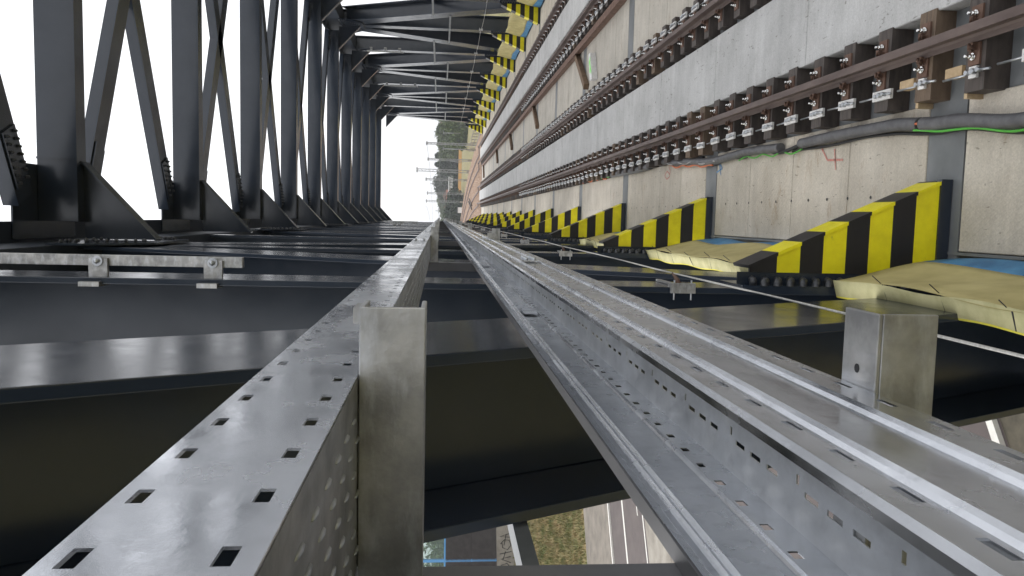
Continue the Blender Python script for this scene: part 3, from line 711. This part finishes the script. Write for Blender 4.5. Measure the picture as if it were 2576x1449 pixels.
# ---- lower tray
LT = thing('cable_tray', 'lower open galvanised cable tray with ribbed sides and slotted floor', 'cable tray', (-.27, 0, -.444))
def slots(y0, pitch, half, ye, ys=-1.0):
    us = [ys]; hs = set(); y = y0
    while y < ye: us += [y-half, y+half]; hs.add(len(us)-2); y += pitch
    us.append(ye); return us, hs
us, hs_ = slots(.553-.084*6, .084, .0145, 26)
def rib(z, x, out, w_=.0055): return [(x, z-w_), (x+out*.6, z-w_*.55), (x+out, z), (x+out*.6, z+w_*.55), (x, z+w_)]
X0 = -.169
ln = [(X0,-.4435),(X0,-.434),(X0,-.4265)]+rib(-.3885, X0, .007)+rib(-.3135, X0, .007)+[(X0,-.3015),(X0,-.294),(X0,-.278),(X0+.003,-.272),(X0-.001,-.2675),(X0-.008,-.268),(X0-.011,-.273),(X0-.011,-.284)]
lo = 1; hi = 3+5+5; 
ob = sheet(us, ln, lambda i, j: i in hs_ and j in (1, 13), lambda u, p: (p[0], u, p[1])).build('near_side', GALVB, LT, solid=.0018)
m = MB(); m.box(X0-.001, X0+.001, 26, 80, -.4435, -.27); m.build('far_near_side', GALVB, LT)
XF = -.374
us2, hs2 = slots(.929-.083*10, .083, .010, 26)
ln = [(XF,-.4435),(XF,-.415),(XF,-.403)]+rib(-.392, XF, .006)+rib(-.322, XF, .005)+rib(-.309, XF, .005)+[(XF,-.292),(XF+.008,-.288),(XF+.012,-.284),(XF+.012,-.275)]
sheet(us2, ln, lambda i, j: i in hs2 and j == 1, lambda u, p: (p[0], u, p[1])).build('outer_side', GALVB, LT, solid=.0018)
m = MB(); m.box(XF-.001, XF+.001, 26, 80, -.4435, -.275); m.build('far_outer_side', GALVB, LT)
us3 = [-1.0]; h3 = {}; y = .30-.227
while y < 14:
    for (a, ln_, row) in ((0, .035, 0), (.057, .035, 0), (.114, .035, 0), (.165, .008, 1)):
        us3 += [y+a, y+a+ln_]; h3[len(us3)-2] = row
    y += .227
us3.append(26)
ln = [(X0,-.444),(-.305,-.444),(-.318,-.444),(-.320,-.444),(-.3275,-.444),(XF,-.444)]
sheet(us3, ln, lambda i, j: (h3.get(i) == 0 and j == 3) or (h3.get(i) == 1 and j == 1), lambda u, p: (p[0], u, p[1])).build('slotted_floor', GALVF, LT, solid=.0018)
m = MB(); m.box(XF, X0, 26, 80, -.445, -.443); m.build('far_floor', GALV, LT)
m = MB(); m.box(-.386, -.3635, -1, 80, -.2745, -.2725); m.box(-.386, -.384, -1, 80, -.30, -.2746); m.build('edge_trim', GREYTRIM, LT)
for yj in (3.15, 6.15, 12.2, 18.2):
    m = MB(); m.box(X0+.008, X0+.010, yj-.12, yj+.12, -.38, -.32); m.box(-.3735+.007, -.3735+.009, yj-.1, yj+.1, -.385, -.33); jp = m.build('splice_plate', GALVB, LT)
    m = MB()
    for z in (-.365, -.335):
        for dy in (-.08, -.03, .03, .08): m.dome((X0+.010, yj+dy, z), (1,0,0), .007, .01)
    m.build('bolt', GALV, jp)
m = MB()
for yj in (6.35,): m.box(-.16, -.14, yj-.0, yj+.25, -.425, -.40); m.box(-.15, -.12, yj+.02, yj+.06, -.44, -.38)
m.build('coupler', GALVM, LT)
# ================================================================== beyond: roadside barrier wall
def wp(x, yo, z): return (x, yo+SK*x, z)
WY = 100.0
bw = thing('noise_barrier', 'roadside noise barrier of dark ribbed panels with blue framed glass on a graffitied concrete wall', 'noise barrier', wp(-34, WY, -8))
m = MB(); m.prism([wp(-80, WY, -12.4), wp(-12, WY, -12.4), wp(-12, WY+.6, -12.4), wp(-80, WY+.6, -12.4)], (0,0,6.18)); m.build('wall', WALLC, bw)
def ribs(x0, x1, z0, z1):
    m = MB(); n_ = 20
    m.prism([wp(x0, WY+.14, z0), wp(x1, WY+.14, z0), wp(x1, WY+.28, z0), wp(x0, WY+.28, z0)], (0,0,z1-z0))
    for i in range(n_):
        z = z0+(z1-z0)*(i+.5)/n_; h = (z1-z0)/n_*.22
        m.prism([wp(x0, WY-.06, z-h), wp(x1, WY-.06, z-h), wp(x1, WY+.139, z-h), wp(x0, WY+.139, z-h)], (0,0,2*h))
    return m
d_ = 3.95
for i in range(16):
    x0 = -34.0-8*d_+i*d_
    if x0 > -16: break
    m = ribs(x0+.05, x0+d_-.05, -6.2, -3.75); m.build('ribbed_panel', RIB, bw); ribs(x0+.05, x0+d_-.05, -3.65, -1.1).build('ribbed_panel', RIB, bw)
    m = MB(); m.prism([wp(x0+.1, WY+.16, -3.8), wp(x0+d_-.1, WY+.16, -3.8), wp(x0+d_-.1, WY+.26, -3.8), wp(x0+.1, WY+.26, -3.8)], (0,0,.2)); m.build('middle_rail', RIB, bw)
    m = MB(); m.prism([wp(x0+.1, WY+.1, -.95), wp(x0+d_-.1, WY+.1, -.95), wp(x0+d_-.1, WY+.13, -.95), wp(x0+.1, WY+.13, -.95)], (0,0,2.3)); m.build('glass_pane', GLASS, bw)
    m = MB()
    m.prism([wp(x0-.1, WY+.0, -6.2), wp(x0+.1, WY+.0, -6.2), wp(x0+.1, WY+.3, -6.2), wp(x0-.1, WY+.3, -6.2)], (0,0,7.6))
    m.prism([wp(x0+.1, WY, -1.1), wp(x0+d_-.1, WY, -1.1), wp(x0+d_-.1, WY+.22, -1.1), wp(x0+.1, WY+.22, -1.1)], (0,0,.15))
    m.prism([wp(x0+.1, WY, 1.35), wp(x0+d_-.1, WY, 1.35), wp(x0+d_-.1, WY+.22, 1.35), wp(x0+.1, WY+.22, 1.35)], (0,0,.12))
    m.build('blue_frame', BLUF, bw)
# graffiti strokes on the wall (writing reads along the wall)
def gpt(u, v): return Vector(wp(-31.8-u, WY-.02, -7.9+v))
strokes = [[(0,.2),(.3,1.35),(.35,.2)],[(.1,.7),(1.0,.95)],[(.9,1.3),(.55,.9),(.6,.4),(1.0,.25),(1.35,.6),(1.2,1.1),(.8,1.15)],[(1.5,.2),(1.7,1.4)],[(1.5,.8),(2.2,1.1)],[(1.9,.3),(2.1,1.3),(2.4,.3)],
           [(2.6,1.3),(2.45,.7),(2.8,.3),(3.2,.7),(3.0,1.2),(2.7,1.0),(2.75,.7),(3.0,.6)],[(3.3,.2),(3.5,1.3),(3.6,.3),(3.9,1.2)]]
m = MB()
for s_ in strokes: m.tube([gpt(*p) for p in s_], .035, 5)
m.build('graffiti', SPRAY, bw)
# ================================================================== trees
def tree(name, lab, base, h, r, leafm, kind='round', n_=1500, seed=0, group='trees beyond the bridge'):
    rnd = random.Random(seed); t = thing(name, lab, 'tree', base, group); b = Vector(base)
    m = MB(); m.tube([b, b+Vector((0,0,h*.35)), b+Vector((r*.1,0,h*.8))], [r*.1, r*.07, r*.02], 6)
    for i in range(5):
        a = rnd.random()*6.3; m.tube([b+Vector((0,0,h*(.25+.08*i))), b+Vector((math.cos(a)*r*.5, math.sin(a)*r*.5, h*(.42+.1*i)))], [r*.04, r*.01], 5)
    m.build('trunk', BARK, t)
    m = MB(); cl = []
    for i in range(26):
        if kind == 'cone':
            zz = rnd.random()**1.3; rr = r*(1-zz)*.95+.1*r; a = rnd.random()*6.3; cl.append((Vector((math.cos(a)*rr*.6, math.sin(a)*rr*.6, h*(.12+.84*zz))), rr*.5+.05*r))
        else:
            a = rnd.random()*6.3; zz = rnd.uniform(-.75, 1); rr = math.sqrt(max(0, 1-zz*zz))*rnd.uniform(.3, .9); cl.append((Vector((math.cos(a)*rr*r, math.sin(a)*rr*r, h*(.55+.36*zz))), r*rnd.uniform(.22, .4)))
    ls = r*.062
    for i in range(n_):
        c, cr_ = cl[i % len(cl)]; d = Vector((rnd.gauss(0,1), rnd.gauss(0,1), rnd.gauss(0,1))).normalized()*cr_*rnd.uniform(.5, 1.1)
        p = b+c+d; u = Vector((rnd.gauss(0,1), rnd.gauss(0,1), rnd.gauss(0,1))).normalized(); v = u.cross(Vector((rnd.random(), rnd.random(), 1))).normalized(); s_ = ls*rnd.uniform(.6, 1.4)
        m.poly([p-u*s_, p+v*s_*.7, p+u*s_, p-v*s_*.7])
    m.build('crown', leafm, t); return t
def ztree(x, y, Y, top, lab, r, leafm, kind='round', seed=0, zb=-12.0, name='leafy_tree', n_=1500):
    p = at(x, y, Y); tp = at(top, y, Y); return tree(name, lab, (p.x, Y, zb), tp.z-zb, r, leafm, kind, n_, seed)
# photo points (2576 grid): x = height in the picture, y = sideways
c4 = lambda a, b: ((1620+a/4.025)/1.59, (500+b/4.025)/1.59)
trs = [(700,30,490,560,'broad dark tree right behind the last striped plates',13,LEAFM),(700,120,480,590,'mid green bushy tree next to the thin street lamp',12,LEAFM),(800,60,380,700,'low bright green bush mass beside the right truss',12,LEAFM),(700,230,480,585,'green tree behind the first catenary mast',12,LEAFM),(750,330,490,570,'green tree between the first mast and the thin pole',11,LEAFM),
       (700,500,500,480,'tall dark pointed tree right of the second mast',10,LEAFD),(700,440,510,600,'dark tree beside the thin pale pole',9,LEAFD),(700,640,500,482,'tall dark pointed tree between the second and third masts',10,LEAFD),
       (700,790,660,590,'hazy grey green tree left of the tall lattice mast',11,LEAFM),(700,860,680,600,'distant hazy tree behind the fourth mast',13,LEAFM),(700,960,640,532,'rounded tree below the small pylon',15,LEAFD),(700,1020,650,555,'rounded tree at the foot of the distant slope',13,LEAFD),
       (700,1120,700,598,'low distant tree behind the fifth mast',14,LEAFM),(700,1200,720,575,'low distant tree behind the sixth mast',14,LEAFM),(700,1300,700,600,'low distant tree below the farthest pylon',14,LEAFM),(780,1400,420,700,'dark green bush tree where the trays vanish',11,LEAFD),(780,1340,430,720,'dark green bush above the small white hut',9,LEAFD),(780,1460,450,690,'dark bush tree at the vanishing end of the lower tray',10,LEAFD)]
for i, (a, b, Y, tp, lab, r, lm) in enumerate(trs):
    x_, y_ = c4(a, b); xt, _ = c4(tp, b)
    ztree(x_, y_, Y, xt, lab, r, lm, 'cone' if 'pointed' in lab else 'round', i+11, n_=5200, name='pointed_tree' if 'pointed' in lab else 'leafy_tree')
for i, (x_, y_, Y, xt, lab) in enumerate(((1100,1412,104,1062,'green tree behind the noise barrier seen under the trays'),(1100,1330,116,1052,'second green tree behind the noise barrier'),(1100,1470,110,1050,'third green tree behind the noise barrier'))):
    ztree(x_, y_, Y, xt, lab, 5.5, LEAFM, 'round', 71+i, zb=-9.0, n_=3000)
# hedge row in front of the shed: one mass
m = MB(); rnd = random.Random(5)
for i in range(26000):
    f = rnd.random(); x = -25+f*150; Y = 500+rnd.uniform(-6, 6); z = -12+rnd.random()**.8*(3.4+.5*math.sin(x*.11)+.4*math.sin(x*.37))
    u = Vector((rnd.gauss(0,1), rnd.gauss(0,1), rnd.gauss(0,1))).normalized()*.8; v = u.cross(Vector((.3,.5,1))).normalized()*.7; p = Vector((x, Y, z)); m.poly([p-u, p+v, p+u, p-v])
tag(m.build('hedge', LEAFD), 'dark hedge running behind the ochre wall', 'hedge', kind='stuff')
m = MB(); rnd = random.Random(9)
for i in range(30000):
    f = rnd.random(); x = -700+f*1400; Y = 900+rnd.uniform(-20, 20); z = -14+rnd.random()**.8*(12+2*math.sin(x*.02)+1.5*math.sin(x*.07))
    u = Vector((rnd.gauss(0,1), rnd.gauss(0,1), rnd.gauss(0,1))).normalized()*3.2; v = u.cross(Vector((.3,.5,1))).normalized()*3; p = Vector((x, Y, z)); m.poly([p-u, p+v, p+u, p-v])
tag(m.build('woodland', LEAFM), 'far hazy line of woodland along the horizon', 'woodland', kind='stuff')
# ochre wall
m = MB()
for i in range(16):
    x0 = -10+i*6.5; m.box(x0, x0+6.4, 470, 470.6, -12.4, -10.2)
    m.box(x0+6.36, x0+6.54, 469.8, 470.8, -12.4, -10.1)
tag(m.build('ochre_wall', OCHRE), 'long ochre boundary wall in front of the dark hedge', 'wall')
# long grey shed with panels and roof
p0 = at(*c4(705, 1300), 560); p1 = at(*c4(705, 735), 560)
sh = thing('long_shed', 'long pale grey industrial shed behind the hedge', 'shed', (p0.x, 560, -12))
n_ = 12
for i in range(n_):
    xa = p0.x+(p1.x-p0.x)*i/n_; xb = p0.x+(p1.x-p0.x)*(i+1)/n_
    m = MB(); m.box(xa+.2, xb-.2, 560, 575, -12, -6.4-(i % 3)*.2); m.build('wall_panel', GREYB, sh)
    m = MB(); m.box(xa, xb, 559, 576, -6.1, -5.5); m.build('roof', GREYB, sh)
for (a, b, Y, w_, h, lab) in ((650,1140,600,9,5,'small brick house below the fifth mast'), (680,1330,480,8,5.5,'small brick house above the dark bushes'), (600,10,520,14,6,'brick house beyond the trees beside the right truss')):
    p = at(*c4(a, b), Y); t = thing('brick_house', lab, 'house', (p.x, Y, -12)); z1 = p.z
    m = MB(); m.box(p.x-w_/2, p.x+w_/2, Y, Y+9, -12, z1-.5); m.build('wall', REDB, t)
    m = MB(); m.prism([(p.x-w_/2-.5, Y-.5, z1-.5), (p.x+w_/2+.5, Y-.5, z1-.5), (p.x, Y-.5, z1+2)], (0, 10, 0)); m.build('roof', RUST, t)
    m = MB(); 
    for q in (-.25, .25): m.box(p.x+q*w_-.6, p.x+q*w_+.6, Y-.05, Y-.01, z1-3, z1-1.6)
    m.build('window', GREYTRIM, t)
p = at(*c4(870, 1370), 175); hut = thing('white_hut', 'small white trackside hut near the end of the ochre wall', 'hut', (p.x, 175, -5.2))
m = MB(); m.box(p.x-.6, p.x+.6, 175, 176, p.z-.9, p.z+.25); m.build('wall', WHITE, hut); m = MB(); m.box(p.x-.7, p.x+.7, 174.9, 176.1, p.z+.26, p.z+.33); m.build('roof', GREYTRIM, hut)
# ================================================================== catenary masts
def mast(px, py, bx, by, Y, w_, lab, lattice=True):
    b = at(*c4(bx, by), Y); tp = at(*c4(px, py), Y); H = tp.z
    t = thing('catenary_mast', lab, 'catenary mast', (b.x, Y, b.z), 'masts of the electrified line'); dx = (tp.x-b.x)
    X = lambda z: b.x+dx*(z-b.z)/(H-b.z)
    zb = -6
    m = MB(); 
    for q in (-1, 1): m.bar((X(zb)+q*w_, Y, zb), (X(H)+q*w_*.8, Y, H), .11, .11, up=(0,1,0))
    m.build('chord', MASTM, t)
    if lattice:
        m = MB(); n_ = 16
        for i in range(n_):
            za = zb+(H-zb)*i/n_; z2 = zb+(H-zb)*(i+1)/n_; q = 1 if i % 2 else -1; m.bar((X(za)+q*w_, Y, za), (X(z2)-q*w_, Y, z2), .05, .05, up=(0,1,0))
        m.build('lacing', MASTM, t)
    m = MB(); m.box(X(H)-w_*2, X(H)+w_*2, Y-.1, Y+.1, H-.25, H-.05); m.build('head', MASTM, t)
    m = MB(); m.box(b.x-.2, b.x+.2, Y-.2, Y+.2, b.z-.8, b.z-.1); m.build('foundation', WALLC, t)
    return t
mast(335,292,1010,315,120,.13,'first slim catenary mast with a small arm, nearest the right truss')
mast(360,548,1000,572,140,.14,'second catenary mast in front of the dark pointed tree')
mast(180,720,985,752,138,.22,'tallest lattice catenary mast against the sky')
mast(328,872,940,890,165,.17,'fourth catenary mast left of the tallest one')
mast(352,1095,890,1110,190,.18,'fifth catenary mast left of the distant rounded trees')
mast(333,1222,880,1240,200,.2,'last catenary mast before the trays')
for (a, b, c, d, Y, lab) in ((620,380,970,398,110,'thin pale pole between the first and second masts'), (630,127,760,130,150,'thin street lamp in the trees beside the right truss'), (735,580,850,610,260,'thin lamp post in front of the dark pointed trees')):
    p = at(*c4(a, b), Y); q = at(*c4(c, d), Y); t = thing('slim_pole', lab, 'pole', (q.x, Y, q.z)); m = MB(); m.tube([(q.x, Y, q.z-1.5), p], [.09, .06], 6); m.build('shaft', MASTM, t); m = MB(); m.box(p.x-.25, p.x+.25, Y-.1, Y+.1, p.z, p.z+.12); m.build('head', MASTM, t)
# catenary wires
m = MB()
for z, dx in ((1.2, -1.7), (1.2, 1.7), (2.6, -1.7), (2.6, 1.7)):
    m.tube([(emb_x(y)+dx*2, y, z-1.0) for y in range(90, 300, 10)], .012, 4)
tag(m.build('overhead_wires', BLK), 'thin overhead wires of the line beyond the bridge', 'wires')
# pylons
for (a, b, Y, h, lab) in ((405, 942, 900, 38, 'hazy power pylon behind the rounded trees'), (490, 1380, 950, 34, 'hazy power pylon near the vanishing end of the upper tray')):
    p = at(*c4(a, b), Y); t = thing('power_pylon', lab, 'pylon', (p.x, Y, p.z-h)); m = MB(); zb = p.z-h; w_ = 4
    for q in (-1, 1):
        for u in (-1, 1): m.bar((p.x+q*w_, Y+u*w_, zb), (p.x+q*.6, Y+u*.6, p.z-3), .55, .55, up=(0,1,0)) if q*u > -2 else None
    for i in range(8):
        f = i/8; g_ = (i+1)/8; wa = w_*(1-f)+.6*f; wb = w_*(1-g_)+.6*g_; q = 1 if i % 2 else -1; m.bar((p.x+q*wa, Y, zb+f*(h-3)), (p.x-q*wb, Y, zb+g_*(h-3)), .35, .35, up=(0,1,0))
    m.bar((p.x, Y, p.z-3), (p.x, Y, p.z), .6, .6, up=(0,1,0)); m.build('tower', MASTM, t)
    m = MB()
    for dz, wd in ((-4, 7), (-9, 10), (-14, 8)): m.bar((p.x-wd/2, Y, p.z+dz), (p.x+wd/2, Y, p.z+dz), .5, .5, up=(0,1,0)); m.bar((p.x-wd/2, Y, p.z+dz), (p.x, Y, p.z+dz+1.6), .3, .3, up=(0,1,0)); m.bar((p.x+wd/2, Y, p.z+dz), (p.x, Y, p.z+dz+1.6), .3, .3, up=(0,1,0))
    m.build('cross_arm', MASTM, t)
# concrete cable trough line and rail fences on the right verge beyond the bridge
m = MB()
for i in range(30):
    y = 90+i*3; cx = emb_x(y)+7.4; m.bar((cx, y, -5.35), (emb_x(y+2.9)+7.4, y+2.9, -5.35), .5, .3)
tag(m.build('cable_trough', PAVE), 'pale concrete cable trough beside the ballast', 'cable trough')
for r_, off in enumerate((8.8, 11.5)):
    t = thing('post_and_rail_fence', ['pale post and rail fence nearest the ballast', 'pale post and rail fence farther down the bank'][r_], 'fence', (emb_x(95)+off, 95, -5.6)); zb = -5.6-(r_*2.1)
    for i in range(18):
        y = 92+i*2.5; x = emb_x(y)+off; m = MB(); m.box(x-.07, x+.07, y-.07, y+.07, zb-.6, zb+1.1); m.build('post', WALLC, t)
    for z in (.5, 1.0):
        m = MB()
        for i in range(17): y = 92+i*2.5; m.bar((emb_x(y)+off, y, zb+z), (emb_x(y+2.5)+off, y+2.5, zb+z), .06, .12)
        m.build('fence_rail', WALLC, t)
# grass tufts on the bank seen under the truss
m = MB(); rnd = random.Random(12)
for i in range(60000):
    x = rnd.uniform(-60, -8); yo = 78.2+rnd.random()*21.5; y = yo+SK*x; z = terr(x, y); h = rnd.uniform(.12, .4); a = rnd.random()*6.3; d = Vector((math.cos(a), math.sin(a), 0))*.05
    p = Vector((x, y, z)); m.poly([p-d, p+d, p+Vector((rnd.uniform(-.15,.15), rnd.uniform(-.15,.15), h))])
tag(m.build('bank_grass', GRASS), 'dry yellowing grass on the bank below the noise barrier', None, kind='stuff')

# ================================================================== haze
m = MB(); m.box(-1560, 1560, -460, 1960, -14.5, 45)
hz = bpy.data.materials.new('haze'); hz.use_nodes = True; nt = hz.node_tree; nt.nodes.clear()
pv = nt.nodes.new('ShaderNodeVolumePrincipled'); pv.inputs['Density'].default_value = .0003; pv.inputs['Color'].default_value = (.93,.95,.98,1)
ou = nt.nodes.new('ShaderNodeOutputMaterial'); nt.links.new(pv.outputs[0], ou.inputs['Volume'])
tag(m.build('haze', hz), kind='stuff')
